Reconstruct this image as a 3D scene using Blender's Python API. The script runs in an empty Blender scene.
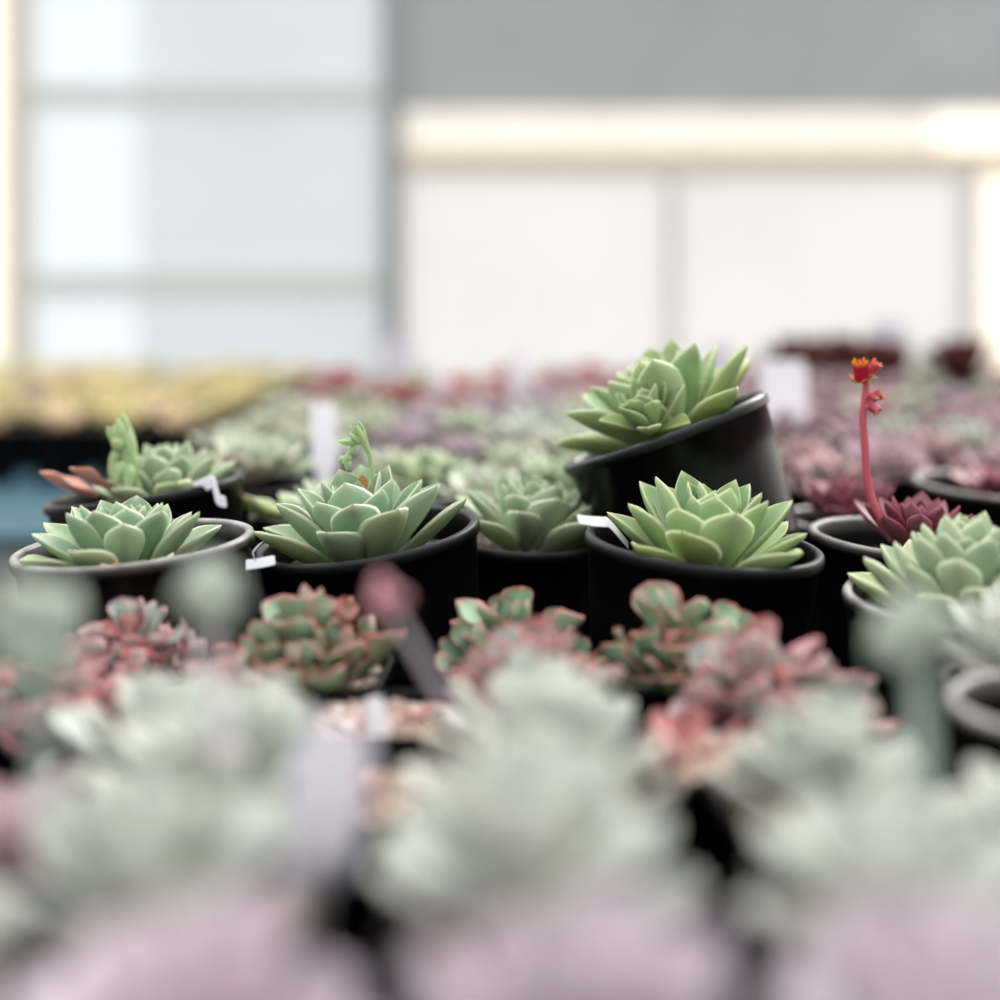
import bpy, math, random
from mathutils import Vector, Matrix, Euler
R = math.radians
sc = bpy.context.scene
COL = sc.collection
F = 1389.0      # focal length in pixels of a 1000 px wide frame (50 mm on 36 mm)
HOR = 290.0     # image row of the horizon
H = 0.29        # camera height above the bench top

def at(px, py, Y):
    """the point at distance Y that the photograph shows at pixel px, py"""
    return Vector(((px - 500) / F * Y, Y, H - (py - HOR) / F * Y))

def lin(c):
    def f(u):
        u /= 255.0
        return u / 12.92 if u <= 0.04045 else ((u + 0.055) / 1.055) ** 2.4
    return (f(c[0]), f(c[1]), f(c[2]), 1.0)

# ------------------------------------------------------------------ mesh builder
class MB:
    def __init__(s):
        s.v = []; s.f = []; s.edge = []; s.vary = []; s.age = []
    def add(s, p, edge=0.0, vary=0.5, age=0.0):
        s.v.append(tuple(p)); s.edge.append(edge); s.vary.append(vary); s.age.append(age)
        return len(s.v) - 1
    def mesh(s, name, mat, smooth=True):
        m = bpy.data.meshes.new(name)
        m.from_pydata(s.v, [], s.f)
        for nm, dat in (('edge', s.edge), ('vary', s.vary), ('age', s.age)):
            a = m.attributes.new(nm, 'FLOAT', 'POINT'); a.data.foreach_set('value', dat)
        if smooth: m.polygons.foreach_set('use_smooth', [True] * len(m.polygons))
        m.materials.append(mat); m.update()
        return m

def link(name, mesh, parent=None, loc=(0, 0, 0), rot=(0, 0, 0)):
    o = bpy.data.objects.new(name, mesh); COL.objects.link(o)
    o.parent = parent; o.location = loc; o.rotation_euler = rot
    return o

def tag(o, label=None, cat=None, group=None, kind=None):
    if label: o['label'] = label
    if cat: o['category'] = cat
    if group: o['group'] = group
    if kind: o['kind'] = kind
    return o

def thing(name, label, cat, loc, rot=(0, 0, 0), group=None):
    o = link(name, None, None, loc, rot)
    o.empty_display_size = 0.02
    return tag(o, label, cat, group)

def smooth_prof(ctrl, t):
    for (a, va), (b, vb) in zip(ctrl, ctrl[1:]):
        if t <= b:
            k = (t - a) / (b - a); k = k * k * (3 - 2 * k) * 0.5 + k * 0.5
            return va + (vb - va) * k
    return ctrl[-1][1]

OBOV = [(0, .36), (.22, .62), (.44, .93), (.58, 1), (.72, .9), (.85, .6), (.93, .3), (.975, .1), (1, 0.0)]
ROUND = [(0, .36), (.25, .66), (.55, .97), (.74, 1), (.88, .82), (.955, .42), (.985, .12), (1, 0.0)]
SLIM = [(0, .45), (.25, .7), (.45, 1), (.65, .95), (.82, .66), (.93, .3), (1, 0.0)]
US = [-1, -.9, -.55, 0, .55, .9, 1]
TS = [0, .12, .26, .4, .53, .65, .75, .84, .91, .96, 1]
US_L = [-1, -.7, 0, .7, 1]
TS_L = [0, .25, .5, .7, .85, 1]

def leaf(mb, base, phi, L, W, T, elev, curl=0.3, prof=OBOV, cup=.25, vary=.5, age=0, wave=0.0,
         side=0.0, twist=0.0, low=False, ph=0.0, pre=None, tiponly=False):
    us, ts = (US_L, TS_L) if low else (US, TS)
    d = Vector((math.cos(phi), math.sin(phi), 0)); z = Vector((0, 0, 1)); s0 = Vector((-math.sin(phi), math.cos(phi), 0))
    C = Vector(base); prev = 0; top = []; bot = []
    for t in ts:
        e = elev + curl * (t ** 1.4)
        em = elev + curl * (((t + prev) / 2) ** 1.4)
        Tn = (math.cos(em) * d + math.sin(em) * z)
        C = C + Tn * (t - prev) * L + s0 * side * (t - prev) * L
        prev = t
        Tn = math.cos(e) * d + math.sin(e) * z
        N = -math.sin(e) * d + math.cos(e) * z
        tw = twist * t
        S = math.cos(tw) * s0 + math.sin(tw) * N
        N2 = math.cos(tw) * N - math.sin(tw) * s0
        w = W * .5 * smooth_prof(prof, t)
        th = T * (0.75 + 0.6 * t - 1.15 * t ** 3) if t < 1 else 0
        tip = max(0.0, (t - .88) / .12) ** 1.2
        rt = []; rb = []
        for j, u in enumerate(us):
            h = cup * w * (u * u) + wave * w * math.sin(t * 9 + ph + u * 1.3) * abs(u)
            e_a = 1.0 if abs(u) == 1 else (0.2 if abs(u) >= .9 else 0.0)
            e_a = max(0.0, (t - .72) / .28) if tiponly else max(e_a, tip)
            P = C + S * (u * w) + N2 * h
            rt.append(mb.add(pre @ P if pre else P, e_a, vary, age))
            if abs(u) == 1: rb.append(rt[-1])
            else:
                P2 = P - N2 * (th * (1 - u * u) ** .6 + 0.0002)
                rb.append(mb.add(pre @ P2 if pre else P2, e_a * .7, vary, age))
        top.append(rt); bot.append(rb)
    for i in range(len(ts) - 1):
        for j in range(len(us) - 1):
            mb.f.append((top[i][j], top[i + 1][j], top[i + 1][j + 1], top[i][j + 1]))
            mb.f.append((bot[i][j], bot[i][j + 1], bot[i + 1][j + 1], bot[i + 1][j]))

def rosette(mb, n, Lmax, ratio=.55, e_in=80, e_out=12, thick=.0035, seed=1, z0=.014, curl=18, prof=OBOV,
            cup=.25, jit=6, wave=0.0, low=False, lean=(0, 0), p_len=.75, l_in=.3, pre=None, p_el=.9, r0=.012, phi0=0.0, lj=.08, twist=.15, base_drop=0.0):
    rng = random.Random(seed)
    for i in range(n):
        s = (i + .5) / n
        phi = phi0 + i * R(137.508) + R(rng.uniform(-jit, jit))
        L = Lmax * (l_in + (1 - l_in) * s ** p_len) * rng.uniform(1 - lj, 1 + lj)
        e = e_in + (e_out - e_in) * s ** p_el + rng.uniform(-jit, jit) * .7
        e += lean[0] * math.cos(phi) + lean[1] * math.sin(phi)
        W = L * ratio * (1.06 - .12 * s) * rng.uniform(.92, 1.08)
        b = (math.cos(phi) * r0 * s, math.sin(phi) * r0 * s, z0 * (1 - s) - base_drop * s)
        leaf(mb, b, phi, L, W, thick * (.6 + .5 * s), R(e), R(curl) * rng.uniform(.5, 1.3), prof, cup * rng.uniform(.6, 1.3),
             rng.random(), max(0, (s - .72) / .28) * rng.uniform(.2, 1), wave, rng.uniform(-.06, .06),
             rng.uniform(-twist, twist), low, rng.uniform(0, 6), pre)

def frames(pts):
    out = []; up = Vector((.31, .77, .55)).normalized()
    for i in range(len(pts)):
        a = pts[max(0, i - 1)]; b = pts[min(len(pts) - 1, i + 1)]
        t = (b - a).normalized()
        x = (up - t * up.dot(t)).normalized(); y = t.cross(x)
        up = x; out.append((t, x, y))
    return out

def spline(ctrl, n=6):
    P = [Vector(p) for p in ctrl]; out = []
    P = [P[0] * 2 - P[1]] + P + [P[-1] * 2 - P[-2]]
    for i in range(1, len(P) - 2):
        for k in range(n):
            t = k / n
            a, b, c, d = P[i - 1], P[i], P[i + 1], P[i + 2]
            out.append(.5 * ((2 * b) + (c - a) * t + (2 * a - 5 * b + 4 * c - d) * t * t + (3 * b - a - 3 * c + d) * t ** 3))
    out.append(P[-2])
    return out

def tube(mb, pts, rad, k=10, cap=True, vary=.5, age=0, edge=0):
    pts = [Vector(p) for p in pts]; fr = frames(pts); rings = []
    n = len(pts)
    for i, (p, (t, x, y)) in enumerate(zip(pts, fr)):
        r = rad(i / (n - 1)) if callable(rad) else rad
        ed = edge(i / (n - 1)) if callable(edge) else edge
        rings.append([mb.add(p + x * r * math.cos(a * 2 * math.pi / k) + y * r * math.sin(a * 2 * math.pi / k), ed, vary, age) for a in range(k)])
    for a, b in zip(rings, rings[1:]):
        for j in range(k):
            mb.f.append((a[j], a[(j + 1) % k], b[(j + 1) % k], b[j]))
    if cap:
        mb.f.append(tuple(reversed(rings[0]))); mb.f.append(tuple(rings[-1]))

def bud(mb, base, d, L, r, vary=.5, ribs=5, tipedge=1.0):
    """a closed flower bud: a ribbed, pointed bell"""
    base = Vector(base); d = Vector(d).normalized()
    x = d.orthogonal().normalized(); y = d.cross(x)
    prof = [(0, .35), (.1, .75), (.3, 1), (.55, .9), (.78, .62), (.93, .28), (1, .03)]
    k = ribs * 4; rings = []
    for t, q in prof:
        rr = []
        for a in range(k):
            an = a * 2 * math.pi / k
            rr.append(mb.add(base + d * L * t + (x * math.cos(an) + y * math.sin(an)) * r * q * (1 + .12 * math.cos(an * ribs)),
                             max(0, (t - .5) * 2) * tipedge, vary, 0))
        rings.append(rr)
    for a, b in zip(rings, rings[1:]):
        for j in range(k):
            mb.f.append((a[j], a[(j + 1) % k], b[(j + 1) % k], b[j]))
    mb.f.append(tuple(reversed(rings[0]))); mb.f.append(tuple(rings[-1]))

def basis(d, o):
    d = Vector(d).normalized(); x = d.orthogonal().normalized(); y = d.cross(x)
    M = Matrix((x, y, d)).transposed().to_4x4(); M.translation = Vector(o)
    return M

def flower(mb, base, d, L, r, n=5, spread=62):
    """an open bell: five pointed petals around a tube, tips bent outward"""
    M = basis(d, base)
    for ring, (off, sc_) in enumerate(((0, 1.0), (.5, .93))):
        for i in range(n):
            phi = (i + off) * 2 * math.pi / n
            leaf(mb, (math.cos(phi) * r * .6, math.sin(phi) * r * .6, 0), phi, L * sc_, r * .84, r * .2, R(91), R(-14 if ring else -22),
                 SLIM, .3, .5, 0, pre=M, tiponly=True)
    for i in range(n):      # sepals
        phi = (i + .25) * 2 * math.pi / n
        leaf(mb, (math.cos(phi) * r * .3, math.sin(phi) * r * .3, -.0004), phi, L * .55, r * .5, r * .15, R(20), R(30), SLIM, .2, .1, 1, low=True, pre=M)

def lathe(mb, prof, n=64, sq=0.0, edge=lambda z: 0.0):
    """revolve a closed (r, z) outline; sq > 0 makes the section a rounded square"""
    rings = []
    for k in range(n):
        a = 2 * math.pi * k / n
        c, s = math.cos(a), math.sin(a)
        if sq > 0:
            p = 2 + sq
            q = (abs(c) ** p + abs(s) ** p) ** (-1 / p)
        else: q = 1
        rings.append([mb.add((r * q * c, r * q * s, z), edge(z)) for r, z in prof])
    m = len(prof)
    for k in range(n):
        A, B = rings[k], rings[(k + 1) % n]
        for j in range(m - 1):
            mb.f.append((A[j], B[j], B[j + 1], A[j + 1]))

# ------------------------------------------------------------------ materials
def nt(name):
    m = bpy.data.materials.new(name); m.use_nodes = True
    t = m.node_tree; t.nodes.clear()
    return m, t.nodes, t.links

def mixc(N, L, a, b, fac):
    n = N.new('ShaderNodeMix'); n.data_type = 'RGBA'
    for sock, v in ((n.inputs[6], a), (n.inputs[7], b), (n.inputs[0], fac)):
        if hasattr(v, 'is_linked'): L.new(v, sock)
        else: sock.default_value = v
    return n.outputs[2]

def attr(N, nm):
    a = N.new('ShaderNodeAttribute'); a.attribute_type = 'GEOMETRY'; a.attribute_name = nm
    return a.outputs['Fac']

def mul(N, L, a, k, add=0.0):
    n = N.new('ShaderNodeMath'); n.operation = 'MULTIPLY_ADD'
    L.new(a, n.inputs[0]); n.inputs[1].default_value = k; n.inputs[2].default_value = add
    n.use_clamp = True
    return n.outputs[0]

def leaf_mat(name, c1, c2, edge, old, edge_k=1.0, trans=.22, rough=.5, mott=.5, nscale=55, under=None):
    m, N, L = nt(name)
    out = N.new('ShaderNodeOutputMaterial')
    tc = N.new('ShaderNodeTexCoord')
    nz = N.new('ShaderNodeTexNoise'); nz.inputs['Scale'].default_value = nscale; nz.inputs['Detail'].default_value = 4
    L.new(tc.outputs['Object'], nz.inputs['Vector'])
    c = mixc(N, L, lin(c1), lin(c2), attr(N, 'vary'))
    c = mixc(N, L, c, lin(c2), mul(N, L, nz.outputs['Fac'], 2.4 * mott, -.9 * mott))
    c = mixc(N, L, c, lin(old), mul(N, L, attr(N, 'age'), .75))
    c = mixc(N, L, c, lin(edge), mul(N, L, attr(N, 'edge'), edge_k))
    p = N.new('ShaderNodeBsdfPrincipled')
    L.new(c, p.inputs['Base Color']); p.inputs['Roughness'].default_value = rough
    p.inputs['Specular IOR Level'].default_value = .35
    bmp = N.new('ShaderNodeBump'); bmp.inputs['Strength'].default_value = .12; bmp.inputs['Distance'].default_value = .002
    L.new(nz.outputs['Fac'], bmp.inputs['Height']); L.new(bmp.outputs['Normal'], p.inputs['Normal'])
    tr = N.new('ShaderNodeBsdfTranslucent'); L.new(c, tr.inputs['Color'])
    ms = N.new('ShaderNodeMixShader'); ms.inputs[0].default_value = trans
    L.new(p.outputs[0], ms.inputs[1]); L.new(tr.outputs[0], ms.inputs[2]); L.new(ms.outputs[0], out.inputs[0])
    return m

def plain(name, col, rough=.5, spec=.4, noise=0.0, nscale=30, bump=0.0, metal=0, col2=None):
    m, N, L = nt(name)
    out = N.new('ShaderNodeOutputMaterial'); p = N.new('ShaderNodeBsdfPrincipled')
    p.inputs['Roughness'].default_value = rough; p.inputs['Specular IOR Level'].default_value = spec; p.inputs['Metallic'].default_value = metal
    tc = N.new('ShaderNodeTexCoord'); nz = N.new('ShaderNodeTexNoise')
    nz.inputs['Scale'].default_value = nscale; nz.inputs['Detail'].default_value = 5
    L.new(tc.outputs['Object'], nz.inputs['Vector'])
    c2 = lin(col2) if col2 else tuple(x * (1 - noise) for x in lin(col)[:3]) + (1,)
    L.new(mixc(N, L, lin(col), c2, nz.outputs['Fac']), p.inputs['Base Color'])
    if bump:
        b = N.new('ShaderNodeBump'); b.inputs['Strength'].default_value = bump; b.inputs['Distance'].default_value = .003
        L.new(nz.outputs['Fac'], b.inputs['Height']); L.new(b.outputs['Normal'], p.inputs['Normal'])
    L.new(p.outputs[0], out.inputs[0])
    return m

def pot_mat(name, col, rim_glare, rough, spec):
    """black plastic with pale scuffs worn into the top of the rim"""
    m, N, L = nt(name)
    out = N.new('ShaderNodeOutputMaterial'); p = N.new('ShaderNodeBsdfPrincipled')
    p.inputs['Roughness'].default_value = rough; p.inputs['Specular IOR Level'].default_value = spec
    tc = N.new('ShaderNodeTexCoord'); nz = N.new('ShaderNodeTexNoise'); nz.inputs['Scale'].default_value = 45; nz.inputs['Detail'].default_value = 6
    L.new(tc.outputs['Object'], nz.inputs['Vector'])
    k = N.new('ShaderNodeMath'); k.operation = 'MULTIPLY'
    L.new(attr(N, 'edge'), k.inputs[0]); L.new(mul(N, L, nz.outputs['Fac'], 1.6, -.1), k.inputs[1])
    L.new(mixc(N, L, lin(col), lin(rim_glare), k.outputs[0]), p.inputs['Base Color'])  # rim glare painted as a paler colour, broken up by noise
    L.new(p.outputs[0], out.inputs[0])
    return m

def sheet(name, col, trans, noise=.06, nscale=1.5):
    """translucent greenhouse sheeting: daylight from outside comes through it"""
    m, N, L = nt(name)
    out = N.new('ShaderNodeOutputMaterial')
    tc = N.new('ShaderNodeTexCoord'); nz = N.new('ShaderNodeTexNoise'); nz.inputs['Scale'].default_value = nscale
    L.new(tc.outputs['Object'], nz.inputs['Vector'])
    c = mixc(N, L, lin(col), tuple(x * (1 - noise * 2) for x in lin(col)[:3]) + (1,), nz.outputs['Fac'])
    a = N.new('ShaderNodeBsdfDiffuse'); b = N.new('ShaderNodeBsdfTranslucent')
    L.new(c, a.inputs['Color']); L.new(c, b.inputs['Color'])
    ms = N.new('ShaderNodeMixShader'); ms.inputs[0].default_value = trans
    L.new(a.outputs[0], ms.inputs[1]); L.new(b.outputs[0], ms.inputs[2]); L.new(ms.outputs[0], out.inputs[0])
    return m

def soil_mat(name, c1, c2, c3, scale=260):
    m, N, L = nt(name)
    out = N.new('ShaderNodeOutputMaterial'); p = N.new('ShaderNodeBsdfPrincipled')
    tc = N.new('ShaderNodeTexCoord'); vo = N.new('ShaderNodeTexVoronoi'); vo.inputs['Scale'].default_value = scale
    L.new(tc.outputs['Object'], vo.inputs['Vector'])
    sep = N.new('ShaderNodeSeparateColor'); L.new(vo.outputs['Color'], sep.inputs[0])
    cr = N.new('ShaderNodeValToRGB'); cr.color_ramp.interpolation = 'CONSTANT'
    cr.color_ramp.elements[0].color = lin(c1); cr.color_ramp.elements[1].position = .45; cr.color_ramp.elements[1].color = lin(c2)
    e = cr.color_ramp.elements.new(.8); e.color = lin(c3)
    L.new(sep.outputs[0], cr.inputs[0]); L.new(cr.outputs[0], p.inputs['Base Color'])
    p.inputs['Roughness'].default_value = .9
    b = N.new('ShaderNodeBump'); b.inputs['Strength'].default_value = .8; b.inputs['Distance'].default_value = .003
    L.new(vo.outputs['Distance'], b.inputs['Height']); b.invert = True
    L.new(b.outputs['Normal'], p.inputs['Normal']); L.new(p.outputs[0], out.inputs[0])
    return m

M = dict(
    hero=leaf_mat('pale_green_leaf', (142, 168, 138), (188, 204, 172), (242, 244, 212), (190, 200, 134), .8),
    hero_blue=leaf_mat('blue_green_leaf', (124, 154, 122), (172, 194, 164), (242, 244, 214), (168, 180, 108), .8),
    hero_lime=leaf_mat('lime_green_leaf', (128, 160, 108), (178, 200, 154), (242, 244, 200), (194, 204, 100), .8),
    rededge=leaf_mat('red_edged_leaf', (104, 142, 108), (158, 184, 158), (214, 108, 116), (190, 124, 118), .95, mott=.7),
    pinkish=leaf_mat('pink_flushed_leaf', (204, 162, 164), (164, 186, 174), (216, 108, 122), (206, 130, 128), .9),
    glaucous=leaf_mat('powdery_leaf', (178, 188, 180), (220, 222, 214), (226, 224, 204), (210, 200, 188), .6, rough=.7),
    lavender=leaf_mat('lavender_leaf', (186, 172, 182), (214, 204, 210), (214, 186, 196), (196, 172, 180), .7, rough=.7),
    dusty=leaf_mat('dusty_pink_leaf', (206, 176, 176), (204, 192, 188), (210, 152, 158), (190, 142, 136), .7),
    rosered=leaf_mat('rose_red_leaf', (192, 112, 116), (212, 156, 152), (204, 100, 106), (160, 80, 82), .8),
    burgundy=leaf_mat('burgundy_leaf', (112, 46, 60), (170, 120, 130), (170, 74, 88), (92, 52, 58), .8, rough=.35),
    brownred=leaf_mat('brown_red_leaf', (92, 46, 42), (120, 68, 62), (118, 56, 52), (84, 44, 38), .6),
    mauve=leaf_mat('mauve_leaf', (184, 156, 166), (204, 188, 192), (200, 146, 160), (166, 124, 132), .7),
    sage=leaf_mat('sage_leaf', (184, 198, 178), (210, 214, 196), (222, 212, 192), (210, 182, 164), .6),
    yellowgreen=leaf_mat('yellow_green_leaf', (230, 220, 158), (240, 230, 190), (244, 234, 188), (234, 200, 150), .6),
    stalk_green=leaf_mat('green_stalk_skin', (158, 190, 130), (188, 212, 160), (222, 232, 178), (200, 200, 130), .7, trans=.3),
    stalk_grey=leaf_mat('grey_green_bud_skin', (142, 160, 148), (172, 186, 174), (196, 204, 180), (176, 176, 160), .6),
    stalk_pink=leaf_mat('pink_stalk_skin', (202, 84, 102), (220, 124, 136), (236, 156, 158), (180, 76, 90), .6),
    pinkbud=leaf_mat('pink_bud_skin', (206, 134, 148), (200, 160, 160), (216, 140, 156), (196, 132, 138), .6),
    petal=leaf_mat('orange_red_petal', (200, 20, 60), (214, 36, 66), (255, 214, 50), (226, 96, 116), .95, trans=.3, mott=.3),
    petal_pink=leaf_mat('salmon_red_petal', (206, 64, 94), (218, 100, 120), (250, 196, 140), (232, 140, 150), .9, trans=.3, mott=.3),
    dry=leaf_mat('dry_leaf_skin', (196, 140, 80), (222, 176, 112), (170, 96, 50), (160, 100, 60), .5),
    drypink=leaf_mat('withered_pink_leaf', (206, 160, 148), (220, 180, 164), (200, 130, 110), (190, 130, 110), .6),
    pot=pot_mat('black_pot_plastic', (7, 7, 8), (52, 52, 54), .40, .12),
    potgrey=pot_mat('glare_rim_pot_plastic', (10, 10, 11), (168, 164, 160), .34, .2),  # palest rim top: bright glare painted into the plastic's colour
    potshine=pot_mat('glossy_pot_plastic', (7, 7, 8), (50, 50, 52), .30, .32),
    soil=soil_mat('dark_potting_mix', (42, 34, 30), (70, 58, 50), (120, 106, 96)),
    grit=soil_mat('pumice_grit', (168, 142, 128), (196, 170, 154), (216, 200, 190), 330),
    paper=sheet('white_tag_plastic', (248, 248, 252), .42, .01, 80),
    lilac=sheet('lilac_tag_plastic', (232, 230, 238), .42, .01, 80),
    wire=plain('grey_string', (170, 170, 170), .6, .3, .1),
    bench=plain('black_bench_cloth', (18, 18, 19), .9, .1, .5, 200, .3),
    steel=plain('galvanised_steel', (150, 152, 154), .45, .5, .2, 20, 0, .6),
    teal=plain('teal_bench_board', (40, 80, 94), .6, .3, .25, 8),
    blacktray=plain('black_tray_plastic', (12, 12, 16), .5, .3, .2, 30),
    concrete=plain('grey_concrete', (118, 113, 106), .9, .2, .3, 4, .2),
    wood=plain('pale_beam_paint', (238, 224, 202), .6, .3, .06, 5),
    glintleaf=leaf_mat('cream_glint_leaf', (244, 224, 188), (248, 236, 208), (248, 226, 196), (240, 204, 170), .5),  # leaf colour standing in for round blurred sun glints
    cream=plain('cream_post_paint', (236, 230, 218), .6, .3, .08, 5),
    postgrey=plain('grey_post_paint', (168, 172, 172), .5, .4, .1, 6),
    postpale=plain('pale_post_paint', (238, 236, 232), .5, .4, .1, 6),
    railgreen=plain('grey_green_rail_paint', (226, 234, 228), .5, .4, .06, 6),
    sheet_blue=sheet('bluish_film', (194, 201, 206), .6),
    sheet_bright=sheet('thin_white_film', (208, 216, 222), .62, .01),
    sheet_white=sheet('white_film', (210, 209, 208), .65),
    sheet_sun_glow=sheet('sun_glow_film', (246, 238, 224), .8, .02),  # warm sunlit glow put into the film colour
    sheet_cream=sheet('cream_film', (216, 210, 203), .7, .03),
    sheet_grey=sheet('grey_shade_cloth', (148, 150, 153), .6, .12, 2.2),
)

# ------------------------------------------------------------------ pots
def pot_mesh(name, r, h, mat='pot', taper=.86, lip=.0085, out=.0026, n=72):
    mb = MB()
    rb = r * taper - .004
    prof = [(.0005, .004), (rb * .5, .003), (rb - .006, 0), (rb - .001, .0006), (rb, .003)]
    prof += [(rb + (r - out - rb) * k, .003 + (h - lip - .003) * k) for k in (.25, .5, .75, 1)]
    prof += [(r - .0006, h - lip + .0006), (r, h - lip + .002), (r, h - .003), (r - .0008, h - .0009), (r - .0025, h),
             (r - .0052, h - .0006), (r - .0062, h - .0025), (r - .0068, h - .012), (rb - .002, h * .4), (rb - .006, .009), (.0005, .009)]
    lathe(mb, prof, n, 0, lambda z: max(0.0, min(1.0, (z - h + .0035) / .003)))  # mask of the painted highlight along the rim top
    return mb.mesh(name, M[mat])

def square_pot_mesh(name, r, h, mat='pot', taper=.8):
    mb = MB(); rb = r * taper
    prof = [(.0005, .003), (rb - .003, 0), (rb, .003), (r - .003, h - .009), (r, h - .008), (r, h - .001), (r - .001, h), (r - .003, h),
            (r - .0036, h - .002), (rb - .002, .006), (.0005, .006)]
    lathe(mb, prof, 64, 5.0)
    return mb.mesh(name, M[mat])

def soil_mesh(name, r, mat='soil', seed=1, square=False, amp=.0016, grains=0):
    mb = MB(); rng = random.Random(seed); rings = [[mb.add((0, 0, 0))]]
    n = 28
    for q in (.25, .5, .75, 1):
        ring = []
        for k in range(n):
            a = 2 * math.pi * k / n; c, s = math.cos(a), math.sin(a)
            g = (abs(c) ** 7 + abs(s) ** 7) ** (-1 / 7) if square else 1
            ring.append(mb.add((r * q * g * c, r * q * g * s, rng.uniform(-amp, amp))))
        rings.append(ring)
    for k in range(n): mb.f.append((rings[0][0], rings[1][k], rings[1][(k + 1) % n]))
    for A, B in zip(rings[1:], rings[2:]):
        for k in range(n): mb.f.append((A[k], B[k], B[(k + 1) % n], A[(k + 1) % n]))
    low = [mb.add((mb.v[i][0] * .97, mb.v[i][1] * .97, -.02)) for i in rings[-1]]
    for k in range(n): mb.f.append((rings[-1][k], low[k], low[(k + 1) % n], rings[-1][(k + 1) % n]))
    mb.f.append(tuple(reversed(low)))
    for _ in range(grains):
        a = rng.uniform(0, 6.283); q = r * math.sqrt(rng.random()) * .95; g = rng.uniform(.0012, .0032)
        c = Vector((q * math.cos(a), q * math.sin(a), rng.uniform(0, .001)))
        vs = [mb.add(c + Vector(d) * g * rng.uniform(.7, 1.2)) for d in ((1, 0, 0), (-1, 0, 0), (0, 1, 0), (0, -1, 0), (0, 0, 1), (0, 0, -1))]
        for t in ((0, 2, 4), (2, 1, 4), (1, 3, 4), (3, 0, 4), (2, 0, 5), (1, 2, 5), (3, 1, 5), (0, 3, 5)):
            mb.f.append(tuple(vs[i] for i in t))
    return mb.mesh(name, M[mat])

POT_R = .073
def placed_pot(label, group, px, py, Y, tilt=0, fwd=0, r=POT_R, h=None, mat='pot', soilmat='soil', name='potted_succulent', taper=.86):
    """a round pot whose rim centre stands at (px, py, Y), standing on the bench"""
    rc = at(px, py, Y)
    rot = Euler((R(fwd), R(tilt), 0))
    up = rot.to_matrix() @ Vector((0, 0, 1))
    if h is None:
        rb = r * taper
        lowest = rb * math.sqrt(max(0, 1 - up.z ** 2))
        h = (rc.z - lowest) / up.z
    base = rc - up * h
    t = thing(name, label, 'succulent', base, rot, group)
    link('pot', pot_mesh('pot', r, h, mat, taper), t)
    link('soil', soil_mesh('soil', (r - .0085) * .97, soilmat, 3), t, (0, 0, h - .020))
    return t, h

# ------------------------------------------------------------------ tags
def strip_mesh(path, w, mat, th=.0006, axis=Vector((1, 0, 0)), name='plant_tag', point=False):
    """a thin bent strip swept along path, w wide along axis"""
    pts = [Vector(p) for p in path]; mb = MB(); rows = []
    fr = frames(pts); n = len(pts)
    for i, (p, (t, _, _)) in enumerate(zip(pts, fr)):
        a = (axis - t * axis.dot(t)).normalized(); nn = t.cross(a)
        ww = w * .5
        if point and i < n * .3: ww *= .25 + .75 * i / (n * .3)
        if i == n - 1: ww *= .82
        rows.append([mb.add(p + a * u * ww + nn * v * th) for u, v in ((-1, .5), (1, .5), (1, -.5), (-1, -.5))])
    for A, B in zip(rows, rows[1:]):
        for j in range(4): mb.f.append((A[j], A[(j + 1) % 4], B[(j + 1) % 4], B[j]))
    mb.f.append(tuple(reversed(rows[0]))); mb.f.append(tuple(rows[-1]))
    return mb.mesh(name, M[mat], smooth=False)

def stake_tag(label, foot, h, w, mat='paper', lean=(0, 0), group=None, rz=0, axis=(1, 0, 0)):
    p = [Vector((lean[0] * t * t, lean[1] * t * t, h * t)) for t in [i / 8 for i in range(9)]]
    o = link('plant_tag', strip_mesh(p, w, mat, .0008, Vector(axis), point=True), None, foot, (0, 0, rz))
    return tag(o, label, 'plant tag', group)

# ================================================================== HERO ROW
G1 = 'sharp pale green rosettes in black pots'
def add_rosette(t, h, mat, off=(0, 0), dz=-.013, name='rosette', rot=(0, 0, 0), **k):
    mb = MB(); rosette(mb, **k)
    return link(name, mb.mesh(name, M[mat]), t, (off[0], off[1], h + dz), rot)

def add_leaf(t, h, mat, name, off, phi, L, W, elev, curl=10, dz=-.012, cup=.5, T=.002, twist=0):
    mb = MB(); leaf(mb, (0, 0, 0), R(phi), L, W, T, R(elev), R(curl), OBOV, cup, .5, .3, .15, 0, twist)
    return link(name, mb.mesh(name, M[mat]), t, (off[0], off[1], h + dz))

HR = dict(ratio=.58, e_in=84, e_out=22, z0=.010, thick=.0044, curl=5, cup=.45, jit=9, l_in=.5, p_len=.5, p_el=1.5, lj=.12, r0=.02)
# A: left front pot
tA, hA = placed_pot('pale green rosette in black pot, leftmost of the sharp front row, highlight-painted rim', G1, 134, 541, .852, -4.5, 1, mat='potgrey')
add_rosette(tA, hA, 'hero_blue', (-.004, -.006), -.019, **dict(HR, n=34, Lmax=.050, seed=4, e_out=16))
add_leaf(tA, hA, 'dry', 'dry_leaf', (.0, -.05), -80, .02, .011, 0, 20, -.004)
# B: second pot
tB, hB = placed_pot('large green rosette with hooked green flower stalk in black pot, paper tag at its rim', G1, 367, 533, .897, -8.0, 3)
add_rosette(tB, hB, 'hero_blue', (-.004, -.004), -.019, **dict(HR, n=36, Lmax=.063, seed=11))
add_leaf(tB, hB, 'dry', 'dry_leaf', (.0, .012), 80, .014, .008, 70, 10, .022)
# C: pot between B and D
tC, hC = placed_pot('compact green rosette low between two taller pots, under the tilted pot', G1, 506, 524, 1.005, 6.0, 5)
add_rosette(tC, hC, 'hero', (.020, -.006), -.013, **dict(HR, n=36, Lmax=.055, seed=23))
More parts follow.
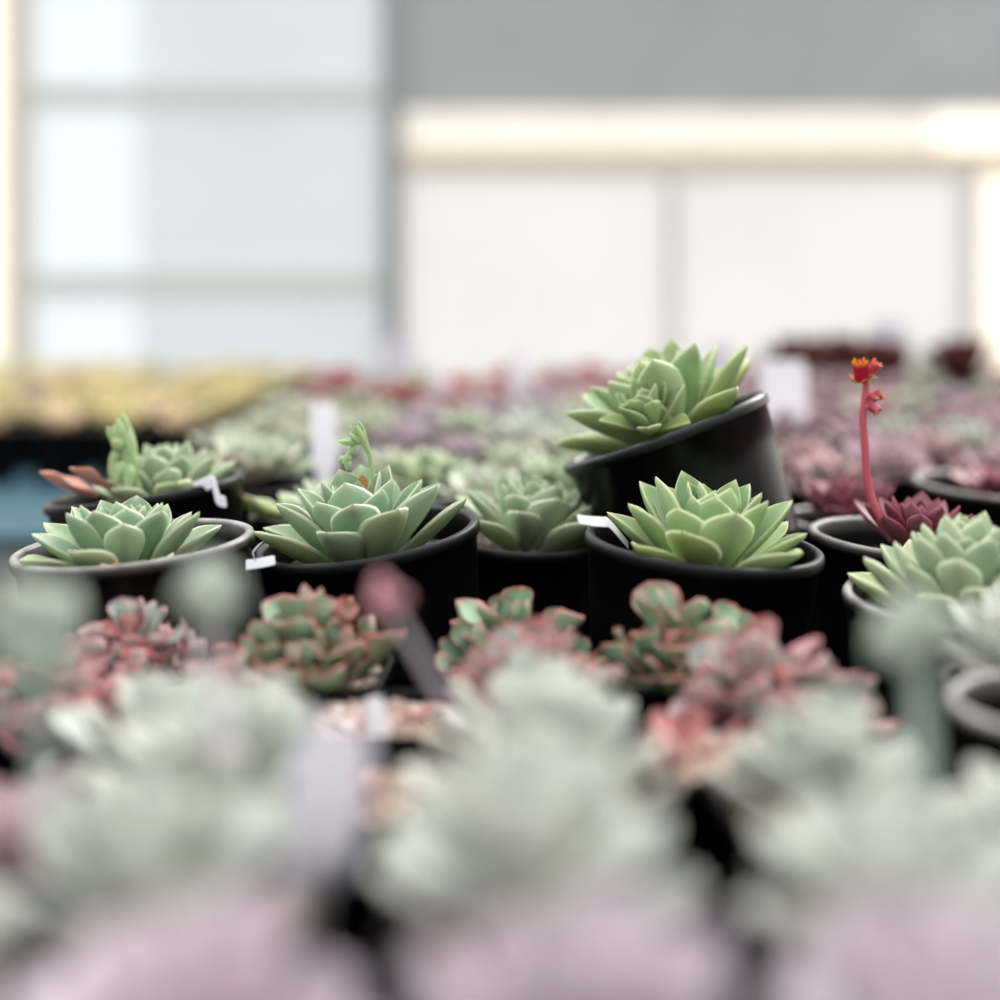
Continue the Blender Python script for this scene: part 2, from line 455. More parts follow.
# D: right front pot
tD, hD = placed_pot('bright green upright rosette in black pot in front of the tilted pot', G1, 704, 540, .852, 4.6, 2)
add_rosette(tD, hD, 'hero_lime', (.003, -.006), -.019, **dict(HR, n=34, Lmax=.062, seed=32))
# E: the tilted pot
rcE = at(663, 427, .995)
rotE = Euler((R(-4), R(-20.5), 0)); upE = rotE.to_matrix() @ Vector((0, 0, 1)); hE = .138
tE = thing('potted_succulent', 'green rosette in a black pot tipped to the left, resting on the pots around it', 'succulent', rcE - upE * hE, rotE, G1)
link('pot', pot_mesh('pot', .0775, hE, 'potshine', .83, .009), tE)
link('soil', soil_mesh('soil', .066, 'soil', 5), tE, (0, 0, hE - .020))
add_rosette(tE, hE, 'hero_lime', (.004, -.002), -.012, **dict(HR, n=32, Lmax=.074, seed=43, ratio=.52, thick=.0055))
add_rosette(tE, hE, 'hero_lime', (-.010, -.042), .003, 'offset_rosette', (R(30), R(6), 0), **dict(HR, n=20, Lmax=.037, ratio=.5, seed=47, z0=.012, thick=.004, r0=.006))

# ================================================================== stalks on the hero plants
def loc_pts(t, pts):
    """world points into the frame of thing t"""
    Mi = (Matrix.Translation(t.location) @ t.rotation_euler.to_matrix().to_4x4()).inverted()
    return [Mi @ Vector(p) for p in pts]

def stalk(t, pts, r0, r1, mat, bracts=(), seed=0):
    p = spline(loc_pts(t, pts), 7); mb = MB()
    tube(mb, p, lambda q: r0 + (r1 - r0) * q, 10, vary=.4)
    n = len(p); rng = random.Random(seed)
    for q, phi, L in bracts:          # small leaf-like bracts pressed to the stalk
        i = min(n - 2, int(q * n)); d = (p[i + 1] - p[i]).normalized()
        leaf(mb, (0, 0, r0 * .4), R(phi), L, L * .36, L * .14, R(80), R(4), SLIM, .4, rng.random(), 0, pre=basis(d, p[i]))
    return link('flower_stalk', mb.mesh('flower_stalk', M[mat]), t)

def buds(t, st, lst, mat, name='bud'):
    for (p, d, L, r) in lst:
        mb = MB(); lp = loc_pts(t, [p])[0]
        bud(mb, lp, t.rotation_euler.to_matrix().transposed() @ Vector(d), L, r)
        link(name, mb.mesh(name, M[mat]), st)

# B: thin green stalk hooking to the left
YB = .90
def q(px, py, dy=0.0, Y=YB): return at(px, py, Y + dy)
st = stalk(tB, [q(374, 500), q(373, 478), q(370, 455), q(365, 442), q(359, 438), q(355, 442)], .0017, .0011, 'stalk_green',
           [(.42, 150, .019), (.5, 20, .017), (.6, 100, .014)], 2)
buds(tB, st, [(q(364, 443), (.05, -.1, 1), .0085, .0017), (q(361, 444), (-.75, -.2, .72), .0105, .0023), (q(356, 443), (-1, -.2, .1), .0115, .0024),
              (q(356, 445), (-.6, -.1, -.8), .0125, .0021), (q(350, 455), (-.6, -.3, -.8), .0075, .0026), (q(348, 460), (-.1, -.3, -1), .0068, .0024),
              (q(345, 457, .003), (-.7, .2, -.7), .006, .0022)], 'stalk_green')

# A2: plant behind A with a thick young flower stalk
G2 = 'softly blurred pots right behind the sharp row'
tA2, hA2 = placed_pot('pale green rosette with thick upright budding stalk, behind the leftmost sharp pot', G2, 145, 486, 1.03, -8, 0)
add_rosette(tA2, hA2, 'hero', (.014, 0), -.021, **dict(HR, n=34, Lmax=.048, seed=53, z0=.018))
add_leaf(tA2, hA2, 'drypink', 'dry_leaf', (-.03, -.02), 190, .045, .026, 22, 25, .0)
add_leaf(tA2, hA2, 'drypink', 'dry_leaf', (-.015, -.03), 215, .036, .024, 30, 15, .004)
Y2 = 1.0
st = stalk(tA2, [q(140, 515, 0, Y2), q(137, 494, 0, Y2), q(132, 472, 0, Y2), q(128, 458, 0, Y2), q(122, 452, 0, Y2)], .0050, .0040, 'stalk_green',
           [(.25, 200, .032), (.35, 60, .034), (.42, 320, .036), (.5, 150, .034), (.6, 20, .036), (.66, 270, .030), (.75, 90, .026), (.3, 270, .03)], 5)
buds(tA2, st, [(q(121, 450, 0, Y2), (-.5, -.3, -.8), .014, .0048), (q(123, 450, -.002, Y2), (-.4, -.5, .6), .013, .0044), (q(128, 454, 0, Y2), (-.1, 0, 1), .019, .0034),
               (q(124, 462, -.004, Y2), (-.3, -.4, -.9), .018, .005), (q(130, 464, -.004, Y2), (0, -.4, -.9), .02, .0046), (q(117, 456, 0, Y2), (-.2, -.3, -1), .017, .0046)], 'stalk_green')

# B2 and A3
tB2, hB2 = placed_pot('yellowing rosette with an orange dry leaf in black pot, behind the hooked-stalk plant', G2, 322, 511, 1.08, 0, 0, r=.056)
add_rosette(tB2, hB2, 'hero', (.01, 0), -.008, n=26, Lmax=.05, ratio=.56, e_in=70, e_out=6, seed=59, z0=.012, thick=.005)
add_leaf(tB2, hB2, 'hero_lime', 'broad_leaf', (-.02, -.02), 190, .05, .026, 16, 10, -.002, T=.006)
add_leaf(tB2, hB2, 'dry', 'dry_leaf', (-.05, -.022), 190, .016, .012, 30, 20, .008)
tA3, hA3 = placed_pot('loose pale green rosette with an ochre leaf, behind the pot with the curled white tag', G2, 250, 482, 1.24, 0, 0, r=.058)
add_rosette(tA3, hA3, 'sage', (0, 0), 0, n=34, Lmax=.052, ratio=.55, e_in=80, e_out=14, seed=61, z0=.02, thick=.004, jit=12)
add_leaf(tA3, hA3, 'dry', 'dry_leaf', (-.03, -.03), 250, .034, .024, 24, 20, .008)

# G: burgundy plant with the red flower stalk
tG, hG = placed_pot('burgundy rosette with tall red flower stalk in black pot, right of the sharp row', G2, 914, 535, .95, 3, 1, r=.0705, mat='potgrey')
add_rosette(tG, hG, 'burgundy', (-.002, -.012), -.006, n=24, Lmax=.044, ratio=.5, e_in=72, e_out=22, seed=67, z0=.014, thick=.004, jit=10)
YG = .93
st = stalk(tG, [q(893, 540, 0, YG), q(884, 524, 0, YG), q(873, 503, 0, YG), q(867, 478, 0, YG), q(865, 445, 0, YG), q(863, 415, 0, YG), q(866, 390, 0, YG), q(866, 378, 0, YG)],
           .0031, .0023, 'stalk_pink', [(.30, 200, .010), (.62, 160, .008), (.5, 20, .006), (.83, 10, .009), (.9, 200, .008)], 7)
def fl(t, st, p, d, L, r, mat):
    mb = MB(); lp = loc_pts(t, [p])[0]
    flower(mb, lp, t.rotation_euler.to_matrix().transposed() @ Vector(d), L, r)
    return link('flower', mb.mesh('flower', M[mat]), st)
fl(tG, st, q(861, 381, -.002, YG), (-.12, -.25, 1), .0155, .0056, 'petal')
fl(tG, st, q(868, 374, 0, YG), (.55, -.3, .75), .0115, .0042, 'petal_pink')
fl(tG, st, q(868, 400, 0, YG), (.8, -.25, .45), .0115, .0038, 'petal_pink')
fl(tG, st, q(869, 404, -.002, YG), (.6, -.5, -.55), .0095, .0034, 'petal_pink')
buds(tG, st, [(q(868, 396, -.001, YG), (.7, -.5, -.2), .0085, .0022), (q(869, 404, .002, YG), (.5, .3, -.8), .008, .0022)], 'petal_pink')

# H, I, J, K and the rim at the right edge
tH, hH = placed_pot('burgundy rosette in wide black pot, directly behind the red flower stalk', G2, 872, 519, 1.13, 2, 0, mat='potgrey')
add_rosette(tH, hH, 'burgundy', (-.018, 0), -.004, n=30, Lmax=.05, ratio=.5, e_in=76, e_out=12, seed=71, z0=.016, thick=.004, jit=14)
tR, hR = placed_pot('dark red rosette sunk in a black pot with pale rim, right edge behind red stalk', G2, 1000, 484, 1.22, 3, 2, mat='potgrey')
add_rosette(tR, hR, 'burgundy', (.006, 0), -.014, n=26, Lmax=.055, ratio=.5, e_in=56, e_out=8, seed=73, z0=.006, thick=.004, jit=12)
G3 = 'pots at the right front edge'
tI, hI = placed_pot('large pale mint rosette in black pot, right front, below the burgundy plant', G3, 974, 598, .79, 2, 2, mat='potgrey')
add_rosette(tI, hI, 'hero', (-.008, -.002), -.014, **dict(HR, n=44, Lmax=.050, ratio=.52, e_in=86, seed=79, z0=.03, thick=.006))
tJ, hJ = placed_pot('small pale yellow-green rosette in a black pot at right edge, under the mint one', G3, 1046, 682, .664, 0, 0, r=.05, soilmat='grit')
add_rosette(tJ, hJ, 'glaucous', (-.014, -.01), .004, n=34, Lmax=.043, ratio=.55, e_in=84, e_out=16, seed=83, z0=.03, thick=.006, jit=10)
tK, hK = placed_pot('black pot with a pale highlight-painted rim and dark hollow, cut by right edge', G3, 1074, 702, .56, 0, 0, r=.05, mat='potgrey')
add_rosette(tK, hK, 'mauve', (.012, 0), -.02, n=14, Lmax=.03, ratio=.5, e_in=70, e_out=14, seed=89, z0=.01, thick=.004)

# ================================================================== FOREGROUND: small square pots
SQ = square_pot_mesh('pot', .0385, .09)
SQ_SOIL = soil_mesh('soil', .0335, 'grit', 9, True, .0012, 60)
SQ_H = .09
fore = {}
def small(label, group, px, Y, mat, seed, dx=0, dz=0, turn=0, h=SQ_H, sink=-.012, ros=True, lean_rot=(0, 0), **k):
    X = (px - 500) / F * Y
    t = thing('potted_succulent', label, 'succulent', (X, Y, 0), (0, 0, R(turn)), group)
    p = link('pot', SQ, t); p.scale = (1, 1, h / SQ_H)
    link('soil', SQ_SOIL, t, (0, 0, h + sink), (0, 0, R(90 * (seed % 4))))
    if ros:
        mb = MB(); rosette(mb, seed=seed, **k)
        link('rosette', mb.mesh('rosette', M[mat]), t, (dx, 0, h + sink + dz), (R(lean_rot[0]), R(lean_rot[1]), 0))
    return t
def cluster(mb, seed, heads, L, n=17, red=.5, spread=.016):
    """several small wavy rosettes crowded on one root: leaves green, some flushed red"""
    rng = random.Random(seed)
    for (hx, hy, hz, k) in heads:
        m2 = MB()
        rosette(m2, n=n, Lmax=L * k, ratio=rng.uniform(.72, .86), e_in=78, e_out=rng.uniform(4, 22), thick=.0032, seed=rng.randint(0, 9999), z0=.016,
                curl=24, prof=ROUND, cup=.42, jit=24, wave=.2, l_in=.42, p_len=.6, lj=.22, twist=.6)
        T = Matrix.Translation((hx, hy, hz)) @ Euler((hy * -9 + rng.uniform(-.2, .2), hx * 9 + rng.uniform(-.2, .2), rng.uniform(0, 6))).to_matrix().to_4x4()
        per = len(US) * len(TS) + (len(US) - 2) * len(TS)
        off = len(mb.v); flush = 0
        for q_, p in enumerate(m2.v):
            if q_ % per == 0: flush = rng.random() ** 1.5 if rng.random() < red else 0
            mb.add(T @ Vector(p), m2.edge[q_], m2.vary[q_], flush)
        mb.f += [tuple(i_ + off for i_ in f_) for f_ in m2.f]
HEADS = [(0, .002, .018, 1.0), (-.018, -.01, .008, .8), (.019, -.006, .010, .82), (.002, -.022, .004, .78), (-.004, .02, .008, .8)]
def small_cluster(label, group, px, Y, mat, seed, L=.034, red=.5, heads=HEADS, h=SQ_H, n=17, turn=0, dx=0, dz=0):
    t = small(label, group, px, Y, mat, seed, ros=False, turn=turn, h=h)
    mb = MB(); cluster(mb, seed, heads, L, n, red)
    link('rosette', mb.mesh('rosette', M[mat]), t, (dx, 0, h - .012 + dz))
    return t
GF1 = 'red-edged rosettes in square pots before the sharp row'
small_cluster('rose-flushed rosette cluster in square pot below the leftmost sharp pot, white tag beside it', GF1, 132, .745, 'pinkish', 101, .027, .28, turn=5, dz=-.004)
small_cluster('red-edged green and rose rosette cluster below the pot with hooked flower stalk', GF1, 316, .735, 'rededge', 103, .035, .45, turn=-4, n=14)
small_cluster('round-leaved blue-green rosette with thin red edges, centre, below the sharp row', GF1, 508, .765, 'rededge', 107, .036, .12, turn=3, dz=-.008, n=13)
small_cluster('red-edged green rosette cluster below the pot with bright upright rosette', GF1, 688, .735, 'rededge', 109, .037, .15, turn=-3, dz=-.003, n=13)
GF2 = 'pink-flushed rosettes in the second square-pot row'
small_cluster('pale pink-edged rosette cluster, right of centre, before black pot side', GF2, 764, .65, 'pinkish', 113, .034, .4, turn=4,
              heads=HEADS + [(.034, -.004, .0, .8), (-.012, -.036, -.006, .75)])
small_cluster('pink-tipped pale rosette cluster, centre, in front of the round-leaved one', GF2, 546, .658, 'pinkish', 127, .033, .5, turn=-5, dx=-.008, dz=.002)
small_cluster('low rose-tipped cluster, left, before the red-edged cluster under the hooked stalk', GF2, 218, .655, 'pinkish', 131, .026, .5, turn=2, dz=-.008)
small_cluster('grey-mauve cluster, far left, in the second square-pot row', GF2, 50, .655, 'pinkish', 137, .03, .3, turn=2, dz=-.006)
GG = 'grit-filled square pots'
small('nearly bare square pot of pinkish grit with the small white tag in it', GG, 384, .658, 'pinkish', 139, turn=2, sink=-.005, **dict(n=9, Lmax=.012, ratio=.6, e_out=20, prof=ROUND, z0=.006, jit=20))
small('square pot of pinkish grit left of centre, behind the lilac tag', GG, 345, .572, 'rosered', 148, turn=-2, h=.085, sink=-.004, **dict(n=7, Lmax=.014, ratio=.6, e_out=20, prof=ROUND, z0=.006, jit=20))
small('square pot of pinkish grit with one rose-coloured sprout, right of centre', GG, 722, .575, 'rosered', 149, dx=-.016, turn=-3, h=.1, sink=-.004, **dict(n=8, Lmax=.02, ratio=.6, e_out=20, prof=ROUND, z0=.008, jit=20))
GF3 = 'blurred powdery rosettes in the foreground'
PW = dict(n=28, Lmax=.042, ratio=.56, e_in=80, e_out=14, z0=.026, thick=.005, prof=ROUND, cup=.3, jit=16, curl=14, l_in=.4, p_len=.6, lj=.16)
small('softly blurred pale green rosette, left, between rose-edged and silvery plants', GF3, 155, .572, 'glaucous', 241, turn=3, h=.1, **dict(PW, z0=.02))
small('softly blurred pale rosette with pinkish leaf tips, centre', GF3, 535, .572, 'glaucous', 251, turn=3, h=.1, **dict(PW, z0=.03))
f3a = small('blurred powdery green rosette, left, behind the big silvery one', GF3, 232, .482, 'glaucous', 151, turn=3, h=.118, **PW)
f3b = small('blurred powdery white-green rosette, centre, behind the big silvery one', GF3, 555, .482, 'glaucous', 157, turn=-3, h=.118, **dict(PW, z0=.032))
f3c = small('blurred creamy green rosette, right of centre', GF3, 832, .486, 'glaucous', 163, turn=4, h=.112, **dict(PW, z0=.028))
f3d = small('dim mauve-grey blurred rosette at left edge, below a nodding bud head', GF3, -5, .482, 'mauve', 167, turn=-2, h=.1, **dict(PW, z0=.01, Lmax=.034))
f3e = small('blurred greyish rosette at right edge under the hollow pot', GF3, 1092, .455, 'glaucous', 173, turn=2, h=.11, **dict(PW, z0=.012, Lmax=.044))
f4d = small('dim grey-green blurred rosette cut by the left edge, under a nodding bud head', GF3, -135, .378, 'glaucous', 269, turn=2, h=.1, **dict(PW, Lmax=.04, z0=.01))
f4a = small('big blurred silvery rosette, lower left', GF3, 187, .378, 'glaucous', 179, dx=-.010, turn=3, h=.126, **PW)
f4b = small('big blurred silvery rosette, lower centre', GF3, 535, .378, 'glaucous', 181, turn=-2, h=.126, **dict(PW, z0=.034))
f4c = small('big blurred grey-green rosette, lower right', GF3, 905, .378, 'glaucous', 191, turn=2, h=.122, **dict(PW, z0=.02))
GF5 = 'blurred lavender-pink rosettes along the bottom'
for px, lab, sd in ((196, 'at bottom left', 197), (572, 'at bottom centre', 199), (945, 'at bottom right', 211)):
    small('very blurred lavender-pink rosette ' + lab, GF5, px, .292, 'lavender', sd, turn=sd % 7 - 3, h=.121, **dict(PW, Lmax=.044))

def nod(t, foot, head, Y0, Y1, R_, mat, smat, r=.0022, squash=1.0, lean=(0, 0, 1), n=11, seed=1, mid=None):
    """a foreground flower stalk with a nodding head of buds"""
    a = at(*foot, Y0); b = at(*head, Y1); m = at(*mid, (Y0 + Y1) / 2) if mid else (a + b) / 2
    st = stalk(t, [a, m, b], r, r * .8, smat)
    rng = random.Random(seed); lst = []
    L = Vector(lean).normalized()
    for i in range(n):
        d = Vector((rng.gauss(0, 1), rng.gauss(0, 1), rng.gauss(0, 1))).normalized() + L * .5
        lst.append((b - L * R_ * .2, d, R_ * rng.uniform(.9, 1.15), R_ * .42 * squash))
    buds(t, st, lst, mat)
nod(f4a, (232, 770), (206, 592), .39, .425, .0122, 'stalk_grey', 'lavender', .0018, n=20, seed=1, mid=(216, 690))
nod(f4d, (40, 800), (38, 624), .39, .415, .0162, 'stalk_grey', 'stalk_grey', .0022, n=20, seed=2, mid=(42, 710))
nod(f4c, (925, 830), (914, 630), .39, .42, .0145, 'stalk_grey', 'stalk_grey', .0034, n=20, seed=3, mid=(922, 730))
nod(f3b, (475, 745), (384, 594), .485, .47, .0082, 'pinkbud', 'lavender', .0017, squash=.9, lean=(-.5, 0, 1), n=10, seed=4, mid=(428, 672))

# ================================================================== TAGS
def wstrip(name_label, pts, w, mat='paper', axis=(1, 0, 0), th=.0006):
    o = pts[0]
    ob = link('plant_tag', strip_mesh([p - o for p in spline(pts, 6)], w, mat, th, Vector(axis)), None, o)
    return tag(ob, name_label, 'plant tag', 'plant tags')
# on B's rim, hanging by a string
tg = wstrip('small white paper tag hanging by a string at left rim of the hooked-stalk pot', [at(246, 565, .815), at(260, 563, .815), at(275, 560, .816)], .0062, 'paper', (0, .6, .8))
mbs = MB(); tube(mbs, spline([p - tg.location for p in (at(256, 561, .8155), at(253, 553, .817), at(258, 546, .83), at(264, 541, .85))], 6), .0004, 6)
link('string', mbs.mesh('string', M['wire']), tg)
wstrip('white strip tag lying across the left rim of the bright upright rosette pot', [at(578, 519, .812), at(590, 521, .816), at(603, 522, .83), at(610, 524, .845), at(628, 545, .86)], .0062, 'paper', (0, .75, .66))
wstrip('curled white tag draped over the rim of the pot behind the leftmost sharp pot', [at(196, 488, .985), at(206, 484, .98), at(213, 482, .976), at(216, 492, .972), at(219, 500, .970), at(226, 502, .968)], .0095, 'paper', (.25, -.55, .8))
stake_tag('white tag beside the rose-flushed rosette under leftmost sharp pot', (at(158, 640, .775).x, .775, .0), .108, .0115, lean=(-.006, 0), group='plant tags')
stake_tag('small white tag in pinkish grit, left of centre', (at(381, 690, .632).x, .632, .078), .026, .0095, lean=(-.004, 0), group='plant tags')
stake_tag('large blurred lilac tag standing left of centre in the foreground', (-.054, .402, .108), .056, .022, 'lilac', lean=(.008, 0), group='plant tags')
stake_tag('tall white tag standing behind the hooked flower stalk', (at(325, 480, 1.36).x, 1.36, .09), .088, .025, lean=(-.004, .01), group='plant tags')
# ================================================================== BACKGROUND ROWS ON THE BENCH
ORD = ['zeroth', 'first', 'second', 'third', 'fourth', 'fifth', 'sixth', 'seventh', 'eighth', 'ninth', 'tenth', 'eleventh', 'twelfth', 'thirteenth',
       'fourteenth', 'fifteenth', 'sixteenth', 'seventeenth', 'eighteenth', 'nineteenth', 'twentieth', 'twenty-first', 'twenty-second']
BR, BH = .054, .108
BG_POT = pot_mesh('pot', BR, BH, 'pot', n=40)
BG_SOIL = soil_mesh('soil', .046, 'soil', 21)
def pool(mat, count, seed, **k):
    out = []
    for i in range(count):
        mb = MB(); kk = dict(n=28, Lmax=.05, ratio=.56, e_in=78, e_out=12, z0=.02, thick=.004, jit=12, low=True, seed=seed + i)
        kk.update(k); rosette(mb, **kk); out.append(mb.mesh('rosette', M[mat]))
    return out
KIND = {
    'pale green': pool('sage', 4, 300), 'powdery green': pool('glaucous', 3, 310), 'green': pool('hero', 3, 320),
    'dusty pink': pool('dusty', 4, 330), 'rose red': pool('rosered', 3, 340, e_out=20), 'burgundy': pool('burgundy', 3, 350, ratio=.48, jit=16),
    'mauve': pool('mauve', 4, 360), 'lavender': pool('lavender', 3, 370), 'brown red': pool('brownred', 3, 380, Lmax=.085, e_out=40, z0=.045, n=34),
    'cream': pool('glintleaf', 2, 400, e_out=30, z0=.03), 'yellow green': pool('yellowgreen', 3, 390, e_out=30, z0=.03),
}
rngb = random.Random(77)
def potted(kind, X, Y, z, label, group, scale=1.0):
    t = thing('potted_succulent', label, 'succulent', (X, Y, z), (0, 0, rngb.uniform(0, 6.28)), group)
    link('pot', BG_POT, t); link('soil', BG_SOIL, t, (0, 0, BH - .012))
    r = link('rosette', rngb.choice(KIND[kind]), t, (rngb.uniform(-.004, .004), rngb.uniform(-.004, .004), BH - .010), (R(rngb.uniform(-8, 8)), R(rngb.uniform(-8, 8)), 0))
    r.scale = (scale, scale, scale)
    return t
taken = [(t.location.x, t.location.y, .075) for t in (tA2, tB2, tA3, tG, tH, tR, tE, tC, tB)]
taken += [(.165, 1.02, .08)]
def pick(w):
    ks = list(w); return rngb.choices(ks, [w[k] for k in ks])[0]
def zone(px, Y):
    if Y < 1.5:
        if px < 700: return {'pale green': 5, 'powdery green': 2, 'green': 2, 'lavender': .3}
        return {'burgundy': 4, 'mauve': 3, 'dusty pink': 1.5}
    if Y < 2.05:
        if px < 650: return {'pale green': 5, 'powdery green': 2.5, 'dusty pink': 1.2, 'lavender': 1}
        return {'mauve': 4, 'dusty pink': 3, 'burgundy': 1, 'powdery green': 1.2}
    if Y < 2.4:
        if px < 560: return {'dusty pink': 3, 'pale green': 3, 'rose red': 1.6, 'lavender': 1.5}
        return {'mauve': 4, 'dusty pink': 3, 'pale green': 1.6, 'lavender': 1}
    if px < 330: return {'rose red': 2, 'dusty pink': 2, 'yellow green': 1.5}
    if px < 600: return {'rose red': 4, 'dusty pink': 2.5, 'pale green': 1.5}
    return {'mauve': 3, 'dusty pink': 3, 'pale green': 2, 'brown red': .6}
Y = 1.18; row = 0; sp = .117
while Y < 2.92:
    row += 1
    x0 = -.285 - .01 * Y if Y > 1.4 else -.30
    x0 = max(x0, -.37 * Y); x1 = .36 * Y + .07
    x = x0 + (sp * .5 if row % 2 else 0); spots = []
    while x < x1:
        xx = x + rngb.uniform(-.008, .008); yy = Y + rngb.uniform(-.012, .012)
        if all((xx - a) ** 2 + (yy - b) ** 2 > (c + BR) ** 2 for a, b, c in taken): spots.append((xx, yy))
        x += sp
    for i, (xx, yy) in enumerate(spots):
        px = 500 + F * xx / yy
        kind = pick(zone(px, yy)); s = rngb.uniform(.78, 1.15)
        if Y > 2.62 and (790 < px < 842 or 862 < px < 906 or 945 < px < 990): kind = 'brown red'; s = 1.25
        if Y > 2.5 and 295 < px < 345: kind = 'rose red'
        end = ORD[i + 1] + ' from left'
        potted(kind, xx, yy, 0, f'blurred {kind} rosette in black pot, {end}, {ORD[row]} row behind the sharp pots', 'blurred potted rosettes on the long bench', s)
    Y += sp * .94; sp *= 1.028
NROWS = row
# white tags standing among them
for px, py, Yt, h, w, lab, mt in ((520, 352, 2.45, .075, .04, 'blurred white tag standing among far pots, above the compact green rosette', 'paper'),
                              (440, 365, 2.3, .05, .028, 'blurred small white tag among reddish far rosettes, right of hooked stalk', 'paper'),
                              (393, 338, 2.75, .09, .085, 'blurred wide lilac tag at the far bench end, before the grey post', 'lilac'),
                              (887, 322, 2.85, .10, .07, 'blurred lilac tag far behind the red flower stalk', 'lilac'),
                              (783, 360, 1.75, .085, .06, 'blurred wide white tag right behind the tilted pot', 'paper'),
                              (720, 345, 2.6, .07, .05, 'blurred white tag far behind the tilted pot rosette', 'lilac')):
    top = at(px, py, Yt)
    stake_tag(lab, (top.x, Yt + rngb.uniform(-.003, .003), top.z - h - .03), h + .03, w, mt, group='blurred tags far back')

# ================================================================== BENCHES
def box(mb, x0, x1, y0, y1, z0, z1):
    a = [mb.add((x, y, z)) for z in (z0, z1) for y in (y0, y1) for x in (x0, x1)]
    for f in ((0, 2, 3, 1), (4, 5, 7, 6), (0, 1, 5, 4), (2, 6, 7, 3), (0, 4, 6, 2), (1, 3, 7, 5)): mb.f.append(tuple(a[i] for i in f))
def boxes(lst, name, mat, parent=None, loc=(0, 0, 0)):
    mb = MB()
    for b in lst: box(mb, *b)
    return link(name, mb.mesh(name, M[mat], smooth=False), parent, loc)
FLOOR = -.8
def bench(label, x0, x1, y0, y1, z, mat, legs):
    t = thing('nursery_bench', label, 'bench', (x0, y0, FLOOR))
    dz = z - FLOOR
    boxes([(0, x1 - x0, 0, y1 - y0, dz - .02, dz)], 'bench_top', mat, t)
    W, D = x1 - x0, y1 - y0
    boxes([(0, W, 0, .03, dz - .08, dz - .02), (0, W, D - .03, D, dz - .08, dz - .02), (0, .03, .03, D - .03, dz - .08, dz - .02), (W - .03, W, .03, D - .03, dz - .08, dz - .02)], 'bench_frame', 'steel', t)
    for yy in legs:
        for xx in (.0, W - .04):
            boxes([(xx, xx + .04, yy, yy + .04, 0, dz - .08)], 'leg', 'steel', t)
    return t
bench('long black-topped bench carrying the rows of potted rosettes', -.36, 1.75, .2, 3.15, 0, 'bench', (.1, 1.5, 2.85))
LB = -.084
bench('lower teal-topped bench behind on the left, with yellow-green plants', -2.3, -.56, 2.1, 4.75, LB, 'teal', (.1, 2.4))
Y = 2.72; rw = 0
while Y < 4.6:
    rw += 1; x = -.615; i = 0
    while x > -.40 * Y:
        i += 1
        k = 'cream' if rw == 1 and i % 2 else pick({'yellow green': 5, 'pale green': .8, 'cream': 1.4, 'dusty pink': .4})  # front-row cream rosettes added in place of round bright glints
        potted(k, x + rngb.uniform(-.006, .006), Y + rngb.uniform(-.006, .006), LB, f'blurred {k} rosette on the teal bench, {ORD[i]} from right, {ORD[rw]} row back', 'blurred pots on the teal bench', rngb.uniform(.9, 1.2))
        x -= .125
    Y += .19

# ================================================================== THE GREENHOUSE
def struct(name, lst, mat, parent=None):
    o = boxes(lst, name, mat, parent)
    if parent is None: o['kind'] = 'structure'
    return o
WY = 7.0
def wx(px): return (px - 500) / F * WY
def wz(py): return H - (py - HOR) / F * WY
struct('floor', [(-6, 6, -2, 9, FLOOR - .1, FLOOR)], 'concrete')
TOP = 2.6
def pane(name, x0, x1, z0, z1, mat, parent=None, y=WY):
    o = struct(name, [(x0, x1, y, y + .004, z0, z1)], mat, parent); return o
# left bay: film panels between rails
def film(name, x0, x1, z0, z1, mat, parent=None, y=WY):
    mb = MB(); n = 24
    a = []
    for i in range(n + 1):
        xx = x0 + (x1 - x0) * i / n
        a.append((mb.add((xx, y + .006 * math.sin(i * 1.9), z0)), mb.add((xx, y + .006 * math.sin(i * 1.9 + .4), z1))))
    for p, q2 in zip(a, a[1:]): mb.f.append((p[0], q2[0], q2[1], p[1]))
    o = link(name, mb.mesh(name, M[mat]), parent)
    if parent is None: o['kind'] = 'structure'
    return o
w1 = film('window_1', wx(138), wx(386), FLOOR, TOP, 'sheet_blue')
w2 = film('window_2', wx(34), wx(138), FLOOR, TOP, 'sheet_bright')
w3 = film('window_3', -4.6, wx(10), FLOOR, TOP, 'sheet_sun_glow')
struct('trim_1', [(wx(34), wx(386), WY - .05, WY - .01, wz(107), wz(86))], 'railgreen')
struct('trim_2', [(wx(34), wx(386), WY - .05, WY - .01, wz(296), wz(273))], 'railgreen')
struct('trim_3', [(wx(385), wx(403), WY - .09, WY + .05, FLOOR, TOP)], 'postgrey')
struct('trim_4', [(wx(12), wx(34), WY - .09, WY + .05, FLOOR, TOP)], 'cream')
# right bay
w4 = film('window_4', wx(403), 5.2, wz(110), TOP, 'sheet_grey')
w5 = film('window_5', wx(403), wx(667), FLOOR, wz(170), 'sheet_white')
w6 = film('window_6', wx(678), wx(961), FLOOR, wz(170), 'sheet_white')
w7 = film('window_7', wx(977), 5.2, FLOOR, wz(170), 'sheet_sun_glow')
w8 = film('window_8', wx(403), wx(935), wz(152), wz(110), 'sheet_cream')
w9 = film('window_9', wx(935), 5.2, wz(152), wz(110), 'sheet_sun_glow')  # end of the band split off to carry the painted warm glow
struct('trim_5', [(wx(403), 5.2, WY - .08, WY + .02, wz(170), wz(152))], 'wood')
struct('trim_6', [(wx(667), wx(678), WY - .06, WY + .02, FLOOR, wz(172))], 'postpale')
struct('trim_7', [(wx(961), wx(977), WY - .06, WY + .02, FLOOR, wz(172))], 'postpale')
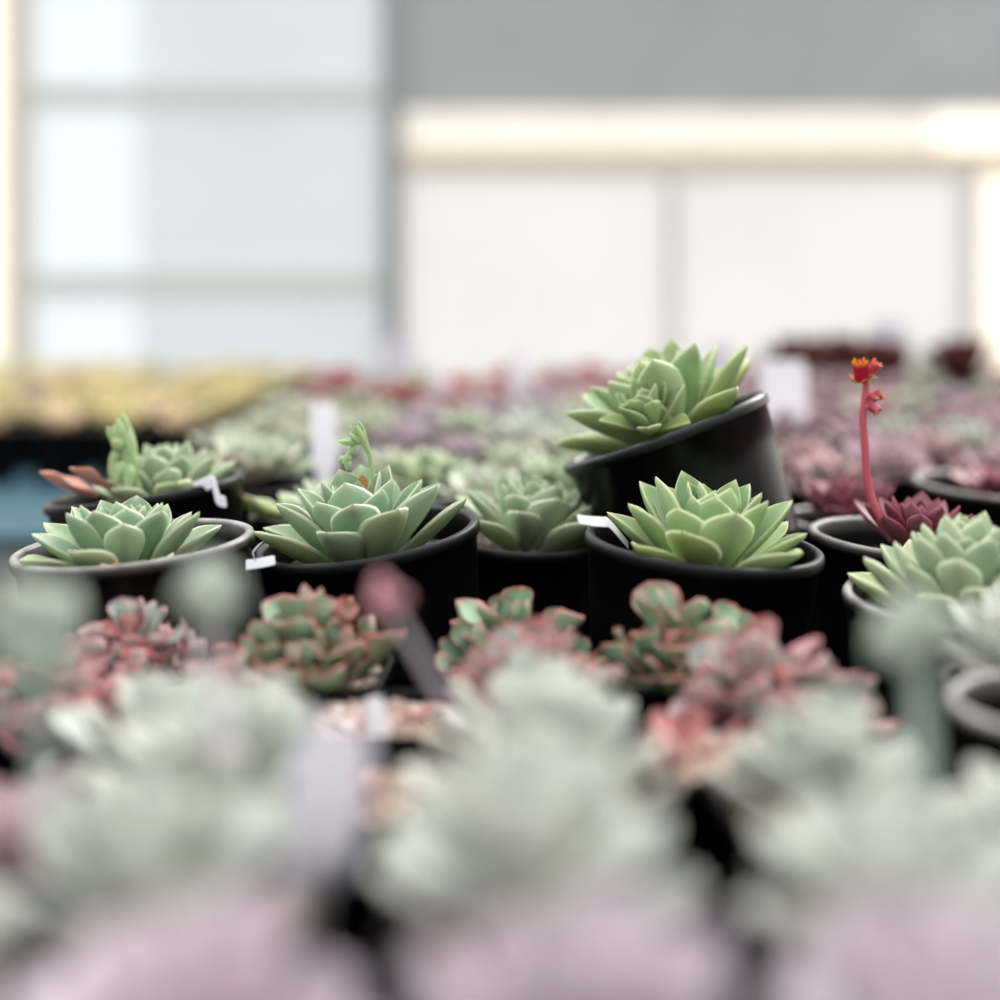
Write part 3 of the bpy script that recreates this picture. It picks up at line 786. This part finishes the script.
# ================================================================== camera, world, light
cam = bpy.data.cameras.new('camera'); co = bpy.data.objects.new('camera', cam); COL.objects.link(co)
co.location = (0, 0, H); co.rotation_euler = (R(90), 0, 0)
cam.lens = 50; cam.sensor_width = 36; cam.shift_y = -(500 - HOR) / 1000
cam.clip_start = .01; cam.clip_end = 200
cam.dof.use_dof = True; cam.dof.focus_distance = .87; cam.dof.aperture_fstop = 1.85
sc.camera = co

w = bpy.data.worlds.new('greenhouse_daylight'); sc.world = w; w.use_nodes = True
N, L = w.node_tree.nodes, w.node_tree.links; N.clear()
out = N.new('ShaderNodeOutputWorld'); bg = N.new('ShaderNodeBackground')
tc = N.new('ShaderNodeTexCoord'); sx = N.new('ShaderNodeSeparateXYZ'); L.new(tc.outputs['Generated'], sx.inputs[0])
def mrange(sock, a, b, c, d):
    n = N.new('ShaderNodeMapRange'); n.interpolation_type = 'SMOOTHSTEP'; L.new(sock, n.inputs[0])
    for i, v in enumerate((a, b, c, d)): n.inputs[i + 1].default_value = v
    return n.outputs[0]
def mth(op, a, b):
    n = N.new('ShaderNodeMath'); n.operation = op
    for s_, v in zip(n.inputs, (a, b)):
        if hasattr(v, 'is_linked'): L.new(v, s_)
        else: s_.default_value = v
    return n.outputs[0]
top = mrange(sx.outputs['Z'], .05, .9, .0, 1.0)
back = mrange(sx.outputs['Y'], -.35, .75, .30, 1.0)
low = mrange(sx.outputs['Z'], -.25, .03, .25, 1.0)
s = mth('MULTIPLY', mth('ADD', mth('MULTIPLY', top, 1.35), mth('MULTIPLY', back, 1.35)), low)
L.new(s, bg.inputs['Strength'])
mixn = N.new('ShaderNodeMix'); mixn.data_type = 'RGBA'; L.new(top, mixn.inputs[0])
mixn.inputs[6].default_value = (1.0, .975, .93, 1); mixn.inputs[7].default_value = (.94, .97, 1.0, 1)
L.new(mixn.outputs[2], bg.inputs['Color']); L.new(bg.outputs[0], out.inputs[0])

sl = bpy.data.lights.new('sun', 'SUN'); so = bpy.data.objects.new('sun', sl); COL.objects.link(so)
sl.energy = 2.1; sl.angle = R(28); sl.color = (1, .95, .86)
so.rotation_euler = Vector((-.55, -.75, -.62)).to_track_quat('-Z', 'Y').to_euler()

vs = sc.view_settings
sc.display_settings.display_device = 'sRGB'
vs.view_transform = 'Standard'; vs.look = 'None'; vs.exposure = 0.35; vs.gamma = 1.0; vs.use_curve_mapping = False
